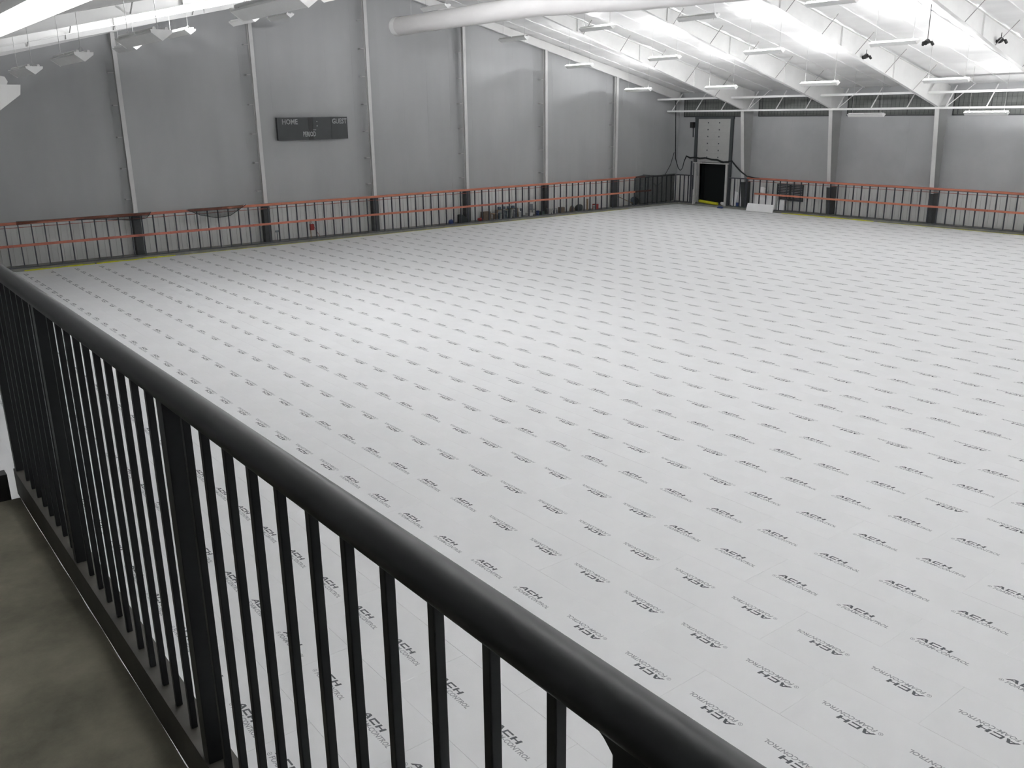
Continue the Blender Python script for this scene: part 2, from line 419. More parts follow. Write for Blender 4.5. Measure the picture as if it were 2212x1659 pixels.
def put_light(x, y, z, lit, label, group, power=165):
    if lit and power == 165: power = 235 if y > 30 else 155
    if lit not in PROTO:
        t = PROTO[lit] = fixture(lit); t['label'] = label; t['group'] = group; t.location = (x, y, z)
    else:
        t = dup(PROTO[lit], (x, y, z), 0, label, group)
    for c in list(t.children):
        if c.type == 'LIGHT': bpy.data.objects.remove(c)
    if lit: lamp(t, lit, power)
    for c in t.children:
        if c.name.startswith('hanger') and 'bail' not in c.name: c.scale = (1, 1, max(.2, roof_z(x)-z-.05))
    return t
rowname = {55.1: 'in the row nearest the right wall', 49.3: 'in the second row from the right wall', 43.2: 'in the third row from the right wall', 36.3: 'in the fourth row from the right wall', 30.0: 'in the row beside the fabric duct'}
RL = {55.1: (7.2, [(40.8, 2, 0), (33.15, 0, 1), (25.64, 2, 1), (18.0, 2, 0), (10.4, 2, 0), (2.8, 2, 0), (-5, 2, 0)]),
      49.3: (9.0, [(48.3, 2, 1), (40.2, 2, 1), (32.7, 2, 1), (25.4, 2, 1), (17.8, 2, 0), (10.2, 2, 0), (2.6, 2, 0), (-5, 2, 0)]),
      43.2: (10.58, [(46.9, 2, 1), (40.2, 2, 1), (32.3, 2, 1), (25.1, 2, 1), (17.6, 2, 0), (10.0, 2, 0), (2.4, 2, 0), (-5.2, 2, 0)]),
      36.3: (11.85, [(43.4, 0, 1), (37.8, 1, 1), (31.6, 0, 1), (24.8, 2, 1), (17.2, 2, 0), (9.6, 2, 0), (2.0, 2, 0), (-5.4, 2, 0)]),
      30.0: (13.2, [(45.0, 0, 1)])}
ADJ = {(36.3, 43.4): (34.17, 43.4, 11.66), (36.3, 37.8): (35.5, 37.8, 11.88), (43.2, 46.9): (42.5, 46.9, 10.5), (43.2, 40.2): (43.48, 40.2, 10.67), (43.2, 32.3): (42.86, 32.3, 10.58),
       (43.2, 25.1): (44.33, 25.6, 10.65), (49.3, 48.3): (49.58, 48.3, 9.05), (49.3, 40.2): (49.03, 40.2, 8.97), (49.3, 32.7): (48.9, 32.7, 8.99), (49.3, 25.4): (49.62, 25.4, 8.93),
       (36.3, 31.6): (36.49, 31.6, 11.95), (36.3, 24.8): (37.46, 24.8, 12.05), (55.1, 33.15): (55.0, 33.15, 7.14), (55.1, 25.64): (55.2, 25.64, 7.19), (30.0, 45.0): (29.87, 45.0, 13.24)}
st = {0: 'unlit grey', 1: 'half-lit', 2: 'lit white'}
for X, (z, L) in RL.items():
    vis = 0
    for (y, lit, seen) in L:
        if X == 55.1 and y == 40.8: continue
        x, yy, zz = ADJ.get((X, y), (X, y, z))
        zz = min(zz, roof_z(x) - .6)
        if seen:
            put_light(x, yy, zz, lit, '%s strip light, %s from the end wall %s' % (st[lit].split()[0], ORD[vis], rowname[X]), 'strip lights over the rink'); vis += 1
        else:
            put_light(x, yy, zz, lit, 'added lit strip light over the near half of the rink, outside the picture', 'added strip lights outside the picture', 165)  # unseen fixtures added along the rows to light the near hall
# left side of the roof
for (x, y, z, lit, lab) in [
    (5.72, 24.6, 8.93, 0, 'unlit strip light hanging level with the left end wall bay, second from the left edge'),
    (5.52, 29.1, 8.82, 0, 'smallest unlit strip light hanging nearest the left edge below the rafter'),
    (6.1, 20.1, 9.1, 0, 'unlit strip light with bright rim in the middle cluster left of the scoreboard'),
    (12.5, 36.6, 10.62, 2, 'far lit strip light just behind and right of the middle cluster'),
    (11.0, 38.4, 10.15, 0, 'lower far strip light peeking out below the middle cluster'),
    (6.32, 14.1, 9.17, 0, 'long unlit strip light above the scoreboard, nearest of its cluster'),
    (16.9, 40.9, 11.6, 0, 'far strip light at the left end of the cluster above the scoreboard'),
    (21.2, 46.5, 12.45, 0, 'tiny far strip light at the right end of the cluster above the scoreboard'),
   (0.985, 7.77, 7.66, 0, 'unlit strip light with pale end cap cut off by the left edge')]:
    put_light(x, y, z, lit, lab, 'strip lights on the left roof slope', 470)
for (x, y, z) in [(8, 3.4, 9.5), (8, -4.3, 9.5), (8, 10.8, 9.5), (2.5, 3.4, 8.7), (15.5, 17.8, 11.35), (22, 3.4, 12.6), (22, -4.3, 12.6), (15.5, 10.8, 11.3), (15.5, 3.4, 11.3), (15.5, -4.3, 11.3), (22, 10.8, 12.8), (29.6, 10.8, 13.6), (29.6, 3.4, 13.6), (29.6, -4.3, 13.6), (22, 17.5, 12.9), (15.5, 26.0, 11.35), (17.5, 18.5, 11.9), (17.5, 33.0, 11.9)]:
    put_light(x, y, z, 2, 'added lit strip light on the left roof slope, outside the picture', 'added strip lights outside the picture', 1200 if y > 20 else 140)  # unseen fixtures added to brighten the floor, strongest towards the far left

# ------------------------------------------------------------------ fabric duct
t = thing('fabric_duct', 'long white fabric air duct hanging along the ridge', 'air duct', (27.0, 0, 0))
path = [(44.5, 12.05), (43.5, 12.04), (39, 12.03), (33, 12.02), (29, 11.86), (26, 11.70), (21.5, 11.58), (15, 11.5), (8, 11.5), (0, 11.45), (-10, 11.45)]
pts = []
for i in range(len(path)-1):
    for k in range(8):
        u = k/8; pts.append((0, path[i][0]+(path[i+1][0]-path[i][0])*u, path[i][1]+(path[i+1][1]-path[i][1])*u))
pts.append((0, path[-1][0], path[-1][1]))
rr = random.Random(5)
MB().tube(pts, [.46*(1+.02*math.sin(p[1]*1.9)+rr.uniform(-.012, .012)) for p in pts], 24, cap=False).obj('duct_body', DUCT, t)
MB().tube([(0, 44.5, 12.05), (0, 44.62, 12.05), (0, 44.75, 12.03), (0, 44.85, 12.02)], [.455, .44, .36, .2], 24).obj('end_cap', DUCT, t)
MB().tube([(0, 44.1, 12.05), (0, 44.55, 12.05)], .485, 24, cap=False).obj('end_band', STEEL, t)
for y in (43, 37, 30, 24, 17, 10, 3):
    zc = [p for p in pts if p[1] <= y][0][2]
    MB().tube([(0, y, zc+.44), (0, y, roof_z(27)-.1)], .008, 4).obj('hanger', WIRE, t)

# bare lit strip close overhead, crossing the top left corner
t = thing('bare_strip_light', 'glaring bare strip light crossing the top left corner overhead', 'strip light', (1.5, 7.2, 8.2))
MB().box((-.05, -3.0, .06), (.05, 3.0, .13)).obj('housing', TRAY, t)
MB().tube([(0, -2.98, 0), (0, 2.98, 0)], .068, 16).obj('lens', mat('glaring_lens', (1, 1, 1), .4, emit=((1, 1, 1), 2.6)), t)
for y in (-2.4, 0, 2.4): MB().tube([(0, y, .13), (0, y, roof_z(1.5)-8.25)], .006, 4).obj('hanger', WIRE, t)

# black spotlights
def spot(loc, label, rod):
    t = thing('hanging_spotlight', label, 'spotlight', loc, group='black spotlights under the roof')
    s = MB(); s.tube([(-.16, 0, -.05), (.1, .05, .02)], [.11, .14], 10); s.obj('lamp_head', SPK, t)
    s = MB(); s.box((-.03, -.2, -.02), (.03, .22, .03)); s.tube([(0, -.2, 0), (.12, -.24, -.14)], .07, 8); s.tube([(0, .2, 0), (.1, .26, -.12)], .07, 8); s.obj('side_lamp', SPK, t)
    s = MB(); s.tube([(0, 0, 0), (0, 0, rod)], .018, 5); s.obj('rod', SPK, t)
spot((44.6, 24.0, 10.56), 'black spotlight hanging from a rod beside a lit strip light', roof_z(44.6)-10.6)
spot((48.45, 29.55, 10.3), 'black spotlight clamped under the third white frame', .35)
spot((47.8, 21.97, 10.62), 'black spotlight clamped under the frame near the right edge', .35)

# ------------------------------------------------------------------ scoreboard
t = thing('scoreboard', 'dark scoreboard lettered HOME, GUEST and PERIOD on the grey end wall', 'scoreboard', (23.08, 52.28, 6.08))
pl1 = MB().box((0, 0, 0), (2.0, .2, 1.32)).obj('panel', SCORE, t); MB().box((2.01, 0, 0), (2.32, .17, 1.32)).obj('panel', SCORED, t)
pl2 = MB().box((2.33, 0, 0), (3.55, .2, 1.32)).obj('panel', SCORE, t); pl3 = MB().box((3.56, 0, 0), (4.68, .2, 1.32)).obj('panel', SCORE, t)
def letters(body, x, z, size, sx, name, pl, bold=.01):
    vs, fs = text_polys(body, size, sx, bold); mb = MB(); mb.add([(x+a, -.012, z+b) for a, b in vs], fs); mb.obj(name, LETTER, pl)
letters('HOME', .30, .93, .42, .86, 'lettering_home', pl1); letters('GUEST', 3.62, .93, .42, .80, 'lettering_guest', pl3); letters('PERIOD', 1.62, .20, .40, .62, 'lettering_period', pl2)
for z in (1.03, .78):
    MB().box((2.56, -.012, z), (2.63, 0, z+.06)).obj('clock_dot', LETTER, pl2)
MB().box((2.3, -.015, .56), (2.5, 0, .59)).obj('clip', LETTER, t)

# ------------------------------------------------------------------ steel board frames with orange rails
def stud_mesh(L=2.15):
    s = MB(); s.box((-.022, -.05, 0), (-.016, .05, L)); s.box((-.022, -.05, 0), (.022, -.044, L)); s.box((-.022, .044, 0), (.022, .05, L)); return s.mesh('stud', STUD)
SM = stud_mesh()
def frame_run(name, label, origin, rz, length, tops, mids, skip=()):
    t = thing(name, label, 'board frame', origin, rz, None)
    n = int(length/.6096)
    for i in range(n+1):
        if i*.6096 in skip: continue
        link(bpy.data.objects.new('stud', SM), t).location = (i*.6096, 0, .05)
    MB().box((-.05, -.055, 0), (length+.05, .055, .05)).obj('sill_track', STUD, t)
    MB().box((-.05, -.055, 2.19), (length+.05, .055, 2.22)).obj('top_track', STUD, t)
    x = tops[0]; k = 0
    while x < tops[1]-.2:
        x1 = min(x + (3.66, 4.27, 3.05, 4.88)[k % 4], tops[1]); dz = random.uniform(-.01, .01)
        MB().box((x+.005, -.075, 2.215+dz), (x1-.005, .085, 2.34+dz)).obj('top_board', LUM, t); x = x1; k += 1
    x = mids[0]; k = 0
    while x < mids[1]-.2:
        x1 = min(x + (4.88, 3.66, 4.27)[k % 3], mids[1])
        MB().box((x+.005, -.095, 1.08), (x1-.005, -.055, 1.21)).obj('mid_board', LUM, t); x = x1; k += 1
    x = tops[0]
    MB().box((tops[0], .055, 2.03), (tops[1], .075, 2.06)).obj('back_lath', LUMD, t)
    return t
frame_run('board_frame', 'long steel stud frame with orange rails below the scoreboard', (4.0, 51.49, SZ+.012), 0, 50.0, (-1, 49.9), (-1, 50.6))
frame_run('board_frame', 'steel stud frame with orange rails along the right wall', (57.95, 44.45, SZ+.012), -PI/2, 30.5, (0, 30.5), (.8, 30.5))
# bare corner frames beside the doorway
t = thing('corner_frame', 'bare dark stud frame filling the far corner left of the doorway', 'board frame', (54.3, 51.49, SZ+.012))
for i in range(7): link(bpy.data.objects.new('stud', SM), t).location = (i*.55, 0, .05)
MB().box((0, -.055, 0), (3.6, .055, .05)).obj('sill_track', STUD, t); MB().box((-.2, -.07, 2.19), (3.7, .07, 2.27)).obj('top_track', COLD, t)
for i in range(4): 
    o = link(bpy.data.objects.new('stud', SM), t); o.location = (3.63, -.2-i*.45, .05); o.rotation_euler = (0, 0, PI/2)
MB().box((3.56, -1.75, 2.19), (3.7, .07, 2.27)).obj('top_track', COLD, t)
MB().box((3.58, -1.75, 0), (3.68, .05, .05)).obj('sill_track', STUD, t)
t = thing('corner_frame', 'short bare stud frame between the doorway and the orange rails', 'board frame', (57.95, 46.3, SZ+.012), -PI/2)
for i in range(4): link(bpy.data.objects.new('stud', SM), t).location = (.1+i*.55, 0, .05)
MB().box((0, -.055, 0), (1.8, .055, .05)).obj('sill_track', TEAL, t); MB().box((0, -.08, 2.17), (1.8, .1, 2.25)).obj('top_track', STUD, t)
# gateway posts in front of the doorway
t = thing('gate_frame', 'pale post and lintel frame standing before the dark doorway', 'door frame', (57.9, 0, SZ))
MB().box((-.06, 49.55, 0), (.06, 49.75, 3.24)).obj('post', DOORW, t); MB().box((-.06, 46.38, 0), (.06, 46.55, 3.22)).obj('post', DOORW, t)
MB().box((-.06, 46.3, 3.24), (.06, 49.9, 3.33)).obj('lintel', DOORW, t); MB().box((-.05, 50.05, 0), (.05, 50.15, 3.4)).obj('steel_post', STUD, t)
tag(MB().box((57.3, 49.26, SZ), (57.36, 49.34, 1.35)).obj('white_stake', WHITEP), 'short white stake standing in the dark doorway', 'stake')

# raised overhead door, tracks, controls
t = thing('overhead_door', 'pale sectional overhead door raised above the dark doorway', 'door', (58.86, 0, 0))
s = MB()
for k in range(6): s.box((0, 47.12, 3.62+k*.54), (.06, 50.38, 3.62+k*.54+.53))
leaf = s.obj('door_leaf', DOORW, t)
s = MB()
for k in range(6):
    for y in (48.2, 49.35): s.box((-.012, y-.05, 3.8+k*.54), (.001, y+.05, 3.9+k*.54))
s.obj('bolt_plate', STUD, leaf)
for y in (46.8, 50.42): MB().box((-.06, y, SZ), (.06, y+.27, 6.95)).obj('track', TRACK, t)
MB().box((-.08, 46.75, 6.85), (.06, 50.7, 7.0)).obj('head_beam', TRACK, t)
t = thing('door_operator', 'small dark operator box mounted left of the raised door', 'motor box', (58.75, 50.95, 6.15))
MB().box((-.1, -.15, 0), (.2, .15, .45)).obj('motor_box', SPK, t); MB().box((.14, -.05, -.75), (.2, .05, 0)).obj('conduit', TRACK, t)

# vent grille behind the right-hand frame
t = thing('vent_grille', 'dark louvred vent low on the right wall behind the studs', 'vent', (58.9, 40.0, .85))
s = MB(); s.box((-.06, 0, 0), (.04, 2.3, .06)); s.box((-.06, 0, 1.17), (.04, 2.3, 1.23)); s.box((-.06, 0, 0), (.04, .06, 1.23)); s.box((-.06, 2.24, 0), (.04, 2.3, 1.23)); s.box((-.06, 1.1, 0), (.04, 1.2, 1.23)); s.obj('frame', TRACK, t)
s = MB()
for k in range(9): s.box((-.03, .05, .08+k*.12), (.04, 2.25, .14+k*.12))
s.obj('slats', COLD, t)

# ------------------------------------------------------------------ nets
def sheet(name, mats, top, bottom, parent=None, n=6, sag=.02):
    mb = MB(); vs = []; fs = []; k = len(top)
    for j in range(n+1):
        for i in range(k):
            a, b = Vector(top[i]), Vector(bottom[i]); p = a.lerp(b, j/n); p.y += sag*math.sin(i*2.1+j*1.3); vs.append(p)
    for j in range(n):
        for i in range(k-1): fs.append((j*k+i, j*k+i+1, (j+1)*k+i+1, (j+1)*k+i))
    mb.add(vs, fs, 0, True); o = mb.obj(name, mats, parent)
    md = o.modifiers.new('Thick', 'SOLIDIFY'); md.thickness = .006; return o
def net(label, pts_top, pts_bot, rope=None, m_=None):
    t = thing('safety_net', label, 'net', (0, 0, 0), group=None)
    sheet('mesh', m_ or NET, pts_top, pts_bot, t)
    if rope: MB().tube(rope, .018, 6).obj('border_rope', NETR, t)
    return t
y = 51.405
net('dark net hanging loose over the orange rail at the left', [(8.2, y, 2.55), (9.5, y, 2.53), (11, y, 2.53), (12.6, y, 2.53), (14, y, 2.53), (14.9, y, 2.55)],
    [(8.2, y, 2.35), (9.5, y, 2.44), (11, y, 2.42), (12.6, y, 2.3), (14, y, 2.14), (14.75, y, 2.3)], [(11, y-.02, 2.42), (12.6, y-.02, 2.3), (14, y-.02, 2.14), (14.6, y-.02, 2.22), (14.85, y-.02, 2.5)])
net('dark net drooping in a curve over the orange rail left of the scoreboard', [(16.9, y, 2.54), (17.8, y, 2.53), (18.6, y, 2.53), (19.4, y, 2.53), (20.2, y, 2.55)],
    [(16.9, y, 2.46), (17.6, y, 2.14), (18.5, y, 1.92), (19.3, y, 1.98), (19.95, y, 2.3)], [(16.8, y-.02, 2.5), (17.6, y-.02, 2.14), (18.5, y-.02, 1.92), (19.3, y-.02, 1.98), (19.7, y-.02, 2.2), (20.3, y-.02, 2.54)])
y = 51.36
net('large dark net bunched over the frame in the far corner', [(52.7, y, 2.5), (53.6, y, 2.6), (54.4, y, 2.55), (55.2, y, 2.5), (56.2, y, 2.5), (57.3, y, 2.5)],
    [(52.7, y, .35), (53.6, y, .3), (54.4, y, .3), (55.2, y, .3), (56.2, y, .3), (57.3, y, .35)], [(53.5, y-.03, 2.62), (54.2, y-.03, 2.55), (54.5, y-.03, 2.0), (55.2, y-.03, 1.62), (55.7, y-.03, 1.9), (55.9, y-.03, 2.5), (57.4, y-.03, 2.5)], NET2)
t = thing('net_rope', 'thick black rope of bunched net strung from the corner over the doorway', 'rope', (0, 0, 0))
rp = [(57.75, 51.95, 8.3), (57.76, 51.85, 6), (57.77, 51.75, 3.7), (57.8, 51.45, 2.95), (57.8, 51.2, 2.76), (57.8, 50.98, 2.95), (57.8, 50.83, 3.5), (57.8, 50.6, 3.93), (57.8, 50.2, 3.8), (57.8, 49.7, 3.86), (57.8, 49.2, 3.78), (57.8, 48.6, 3.84), (57.8, 48.0, 3.74), (57.8, 47.4, 3.72), (57.8, 46.8, 3.55), (57.8, 46.3, 3.6), (57.8, 45.95, 3.7), (57.8, 45.5, 3.3), (57.8, 45.0, 2.92), (57.8, 44.4, 2.58), (57.8, 43.6, 2.5), (57.8, 43.2, 2.5)]
MB().tube(rp, [.03, .035, .04, .03, .03, .03, .035, .06, .07, .06, .07, .06, .07, .07, .08, .07, .06, .06, .06, .05, .03, .02], 7).obj('rope', NETR, t)
MB().tube([(57.74, 51.9, 4.2), (57.0, 51.6, 3.2), (56.2, 51.4, 2.5)], .025, 6).obj('tail', NETR, t)

# ------------------------------------------------------------------ white foam field
ROWX = lambda r: 8.065 + 1.203*(r-1)
RW = 1.203
ORI = {1: [(18, 18, 1), (14, 17, 0), (8, 13, 1), (-9, 7, 0)], 2: [(17, 22, 0), (11, 16, 1), (-9, 10, 0)], 3: [(-9, 26, 0)], 4: [(15, 22, 1), (9, 14, 0), (-9, 8, 1)],
       5: [(14, 24, 0), (-9, 13, 1)], 6: [(16, 22, 0), (9, 15, 0), (-9, 8, 1)], 7: [(11, 15, 0), (-9, 10, 1)]}
def upright(r, n):
    if r <= 0: return True
    for a, b, o in ORI.get(r, []):
        if a <= n <= b: return bool(o)
    return random.Random(r*131 + n//4).random() < .52
ACH = []
def bold_letters():
    out = []
    def q(pts): out.append(pts)
    sl = .018   # italic slant
    def S(pts): return [(x + sl*y/.088, y) for x, y in pts]
    # A
    q(S([(0, 0), (.034, 0), (.105, .088), (.075, .088)])); q(S([(.075, .088), (.12, .088), (.165, 0), (.13, 0)])); q(S([(.05, .022), (.135, .022), (.128, .038), (.062, .038)]))
    # C
    q(S([(.185, 0), (.215, 0), (.215, .088), (.185, .088)])); q(S([(.215, .064), (.325, .064), (.325, .088), (.215, .088)])); q(S([(.215, 0), (.325, 0), (.325, .024), (.215, .024)]))
    # H
    q(S([(.35, 0), (.388, 0), (.388, .088), (.35, .088)])); q(S([(.455, 0), (.493, 0), (.493, .088), (.455, .088)])); q(S([(.388, .034), (.455, .034), (.455, .052), (.388, .052)]))
    return out
LET = bold_letters()
tv, tf = text_polys('FOAM-CONTROL', .1, 1.0, .002, .25)
tw = max(v[0] for v in tv); tv = [(v[0]*.78/tw, v[1]) for v in tv]
def logo(mb, X, Y, far, T):
    """print block centred on (X, Y) in board axes, T maps (u, v) to xyz"""
    for poly in LET:
        mb.add([T(X - .43 + .06 + a, Y + .004 + b) for a, b in poly], [tuple(range(len(poly)))], 1)
    if not far:
        mb.add([T(X - .43 + .085 + a, Y - .088 + b) for a, b in tv], tf, 2)
        n = 14
        vs = [(X - .43 + .033 + r*math.cos(2*PI*k/n), Y - .052 + r*math.sin(2*PI*k/n)) for r in (.031, .024) for k in range(n)]
        mb.add([T(*v) for v in vs], [(k, (k+1) % n, n+(k+1) % n, n+k) for k in range(n)], 2)
        mb.add([T(X-.43+.025, Y-.062), T(X-.43+.041, Y-.062), T(X-.43+.041, Y-.042), T(X-.43+.025, Y-.042)], [(0, 1, 2, 3)], 2)
    else:
        for a, b, z0, z1 in ((.0, .26, -.085, -.035), (.28, .5, -.085, -.035), (.52, .86, -.085, -.035)):
            mb.add([T(X-.43+a, Y+z0), T(X-.43+b, Y+z0), T(X-.43+b, Y+z1), T(X-.43+a, Y+z1)], [(0, 1, 2, 3)], 2)
def board_mesh(gap):
    mb = MB(); L2, W2 = P - .0004, RW/2 - gap
    c = .002
    mb.box((-L2, -W2, -.1), (L2, W2, -c)); mb.add([(-L2, -W2, -c), (L2, -W2, -c), (L2, W2, -c), (-L2, W2, -c), (-L2+c, -W2+c, 0), (L2-c, -W2+c, 0), (L2-c, W2-c, 0), (-L2+c, W2-c, 0)],
        [(0, 1, 5, 4), (1, 2, 6, 5), (2, 3, 7, 6), (3, 0, 4, 7), (4, 5, 6, 7)], 0)
    for X in (-P/2 + random.uniform(-.03, .03), P/2 + random.uniform(-.03, .03)): logo(mb, X, 0, False, lambda a, b: (a, b, .0008))
    return mb.mesh('foam_board', [FOAM, INK, INK2])
BM = [board_mesh(.0005), board_mesh(.0009), board_mesh(.0018)]
# camera frame for choosing which boards show largest
YAW, PIT, ROL, FPX = 0.66043197, 0.29564394, -0.01292400, 1919.956
fw = Vector((math.sin(YAW)*math.cos(PIT), math.cos(YAW)*math.cos(PIT), -math.sin(PIT)))
r0 = Vector((math.cos(YAW), -math.sin(YAW), 0)); u0 = r0.cross(fw)
rt = r0*math.cos(ROL) + u0*math.sin(ROL); up = -r0*math.sin(ROL) + u0*math.cos(ROL)
def px(p):
    d = Vector(p) - Vector((0, 0, HC)); w = d.dot(fw)
    if w < .1: return None
    return (1106 + FPX*d.dot(rt)/w, 829.5 - FPX*d.dot(up)/w, w)
PH = .1
boards = []
for r in range(-7, 43):
    X = ROWX(r); odd = r % 2
    n = 44
    for top in range(45, -14, -1):
        if top % 2 != odd: continue
        yc = (top - .5 + PH)*P; y1, y0 = yc + P, yc - P
        if y0 > FY - .05 or y1 < YF + .2: continue
        full = y1 <= FY - .01 and y0 >= YF and X + RW/2 <= FX
        q = px((X, yc, 0)); vis = 0
        if q and -150 < q[0] < 2362 and 380 < q[1] < 1800: vis = 1/q[2]**2*(HC/q[2])
        boards.append((vis, r, top, X, yc, full))
boards.sort(key=lambda b: -b[0])
near = []; far = []
for b in boards:
    (near if b[5] and b[0] > 0 and len(near) < 300 else far).append(b)
for vis, r, top, X, yc, full in near:
    u = upright(r, top)
    o = link(bpy.data.objects.new('foam_board', BM[random.choice((0, 0, 1, 1, 2))]))
    o.location = (X, yc, random.uniform(-.0006, .0006)); o.rotation_euler = (0, 0, -PI/2 if u else PI/2)
    tag(o, 'white foam board laid in the rink, its ACH print %s from the balcony' % ('reading upright' if u else 'reading upside down'), 'foam board',
        'foam boards printed upright' if u else 'foam boards printed upside down')
mb = MB()
for vis, r, top, X, yc, full in far:
    x0, x1 = X - RW/2 + .0012, min(X + RW/2 - .0012, FX - .002); y0, y1 = max(yc - P + .0012, YF + .002), min(yc + P - .0012, FY - .002)
    mb.box((x0, y0, -.1), (x1, y1, 0))
    q = px((X, yc, 0))
    if not q or q[0] < -700 or q[0] > 3000: continue
    u = upright(r, top); sg = 1 if u else -1
    for n in (top, top-1):
        Y = (n + PH)*P + random.uniform(-.02, .02)
        if Y + .45 > FY or X + .12 > FX or Y - .5 < YF: continue
        logo(mb, 0, 0, q[2] > 24, lambda a, b: (X + sg*b, Y - sg*a, .0016))
tag(mb.obj('foam_boards', [FOAM, INK, INK2]), 'the remaining white printed foam boards stretching to the far walls', 'foam boards', kind='stuff')

# yellow edge strips
for (a, b, lab) in ((8.2, 11.6, 'bright yellow foam strip along the far edge nearest the handrail'), (11.7, 15.9, 'widest yellow foam strip lying at the far edge below the left net'), (16.2, 44.0, 'thin yellow strip along the foam edge under the scoreboard'), (44.3, 52.0, 'yellow strip along the foam edge near the far corner')):
    h = .07 if b < 16 else .018
    s = MB(); n = 12; 
    for k in range(n):
        xa, xb = a+(b-a)*k/n, a+(b-a)*(k+1)/n; w = .05+.03*math.sin(k*1.7) if b < 16 else .03
        s.box((xa, FY-.02-w, .001), (xb, FY-.004, h*(.8+.2*math.sin(k))))
    tag(s.obj('edge_strip', YELL), lab, 'foam strip', 'yellow edge strips')
for (a, b, lab) in ((33.5, 41.0, 'yellow foam strip along the right-hand edge beside the leaning white board'), (22.0, 33.2, 'thin yellow strip farther along the right-hand foam edge')):
    s = MB(); n = 10; h = .07 if a > 33 else .02
    for k in range(n):
        ya, yb = a+(b-a)*k/n, a+(b-a)*(k+1)/n; s.box((FX-.06, ya, .001), (FX-.004, yb, h*(.8+.2*math.sin(k*2))))
    tag(s.obj('edge_strip', YELL), lab, 'foam strip', 'yellow edge strips')
t = thing('yellow_tube', 'short thick yellow foam tube lying across the doorway sill', 'foam tube', (58.0, 48.0, SZ))
MB().tube([(.1, 1.25, .22), (.05, .4, .17), (-.05, -.75, .12)], .12, 10).obj('tube', YELL, t)

# leaning foam boards and scraps by the right-hand frame
def slab(name, mats, c, size, rx=0, ry=0, rz=0):
    o = MB().box((-size[0]/2, -size[1]/2, 0), (size[0]/2, size[1]/2, size[2])).obj(name, mats); o.location = c; o.rotation_euler = (rx, ry, rz); return o
tag(slab('foam_offcut', FOAM_EDGE, (57.35, 42.7, .016), (.1, 2.42, .60), ry=.28), 'white foam board standing on edge against the right-hand frame', 'foam board')
tag(slab('foam_offcut', FOAM_EDGE, (58.35, 42.8, SZ), (.5, 1.9, 1.15)), 'tall stack of white foam behind the studs near the doorway', 'foam stack')
tag(slab('foam_offcut', FOAM_EDGE, (58.3, 41.35, SZ), (.45, .55, .8), rz=.1), 'small white foam block behind the studs, right of the tall stack', 'foam block')
tag(slab('foam_offcut', FOAM_EDGE, (58.45, 43.3, SZ+1.26), (.4, .5, .32), rx=.35), 'white foam scrap tilted on top of the tall stack', 'foam scrap')
tag(slab('foam_offcut', FOAM_EDGE, (58.4, 46.0, SZ+.02), (.06, .42, 1.15), rx=.18), 'white foam sliver leaning behind the short bare frame', 'foam scrap')
tag(slab('foam_offcut', FOAM_EDGE, (58.6, 45.5, SZ), (.08, .5, 1.0)), 'pale foam piece upright behind the short bare frame', 'foam scrap')
tag(MB().blob((57.5, 46.6, .07), (.16, .28, .08), 0, 4).obj('blue_bag', BLUE), 'dark blue bag lying on the foam before the doorway', 'bag')
tag(MB().lathe([(.12, 0), (.15, .3), (.15, .32)], c=(58.2, 45.42, SZ)).obj('blue_bucket', BLUE), 'dark blue bucket behind the short bare frame', 'bucket')
tag(MB().blob((58.0, 46.75, SZ+.15), (.15, .2, .15), 0, 9).obj('pale_bag', WHITEP), 'pale bag at the right foot of the doorway', 'bag')

# ------------------------------------------------------------------ supplies on the slab behind the scoreboard-wall frame
Y0 = 52.0
def bucket(x, m_, label, h=.37, r=.15, lid=None, yy=None):
    t = thing('bucket', label, 'bucket', (x, yy or Y0-.1, SZ))
    MB().lathe([(r*.82, 0), (r, h), (r*1.06, h), (r*1.06, h-.02)], 14).obj('pail', m_, t)
    if lid: MB().lathe([(r*1.08, h), (r*1.08, h+.03)], 14).obj('lid', lid, t)
    MB().tube([(-r, 0, h*.9), (-r*.7, -r*.9, h*.6), (0, -r*1.2, h*.5), (r*.7, -r*.9, h*.6), (r, 0, h*.9)], .006, 4).obj('handle', WIRE, t)
def carton(x, w, h, m_, label, dd=.4, rz=0.0, nm='carton'):
    t = thing(nm, label, 'box', (x, Y0, SZ), rz)
    bevel(MB().box((-w/2, -dd/2, 0), (w/2, dd/2, h)).obj('body', m_, t), .01); MB().box((-w/2+.02, -.03, h), (w/2-.02, .03, h+.004)).obj('tape', WOOD, t)
def bag(x, w, h, m_, label, seed, yy=None):
    tag(MB().blob((x, yy or Y0, SZ+h*.42), (w/2, .22, h*.5), 0, seed).obj('bag', m_), label, 'bag')
s = MB(); s.prism([(0, 0), (.95, 0), (.9, .22), (.25, .62), (.02, .6)], 'y', 51.75, 52.0); bevel(s.obj('dark_tarp', TARP), .05, 3); o = bpy.data.objects['dark_tarp']; o.location = (35.7, 0, SZ)
tag(o, 'dark folded tarp slumped against the base of a column', 'tarp')
bag(35.2, .45, .3, BLUE, 'small blue bag left of the dark tarp', 2)
carton(38.2, .62, .62, BROWN, 'grey-brown carton with soft sides right of the tarp')
bag(37.6, .35, .28, RED, 'small dark red bag in front of the brown carton', 3, 51.8)
t = thing('wooden_stool', 'small brown wooden crate beside the carton', 'crate', (38.95, Y0, SZ))
MB().box((-.2, -.2, .38), (.2, .2, .44)).obj('top', WOOD, t)
for a in (-.17, .17):
    for b in (-.17, .17): MB().box((a-.025, b-.025, 0), (a+.025, b+.025, .38)).obj('leg', BROWN, t)
kinds = [SLATE, WHITEP, GREYP, SLATE, GREEN, WHITEP, GREYP, SLATE, WHITEP, GREYP]
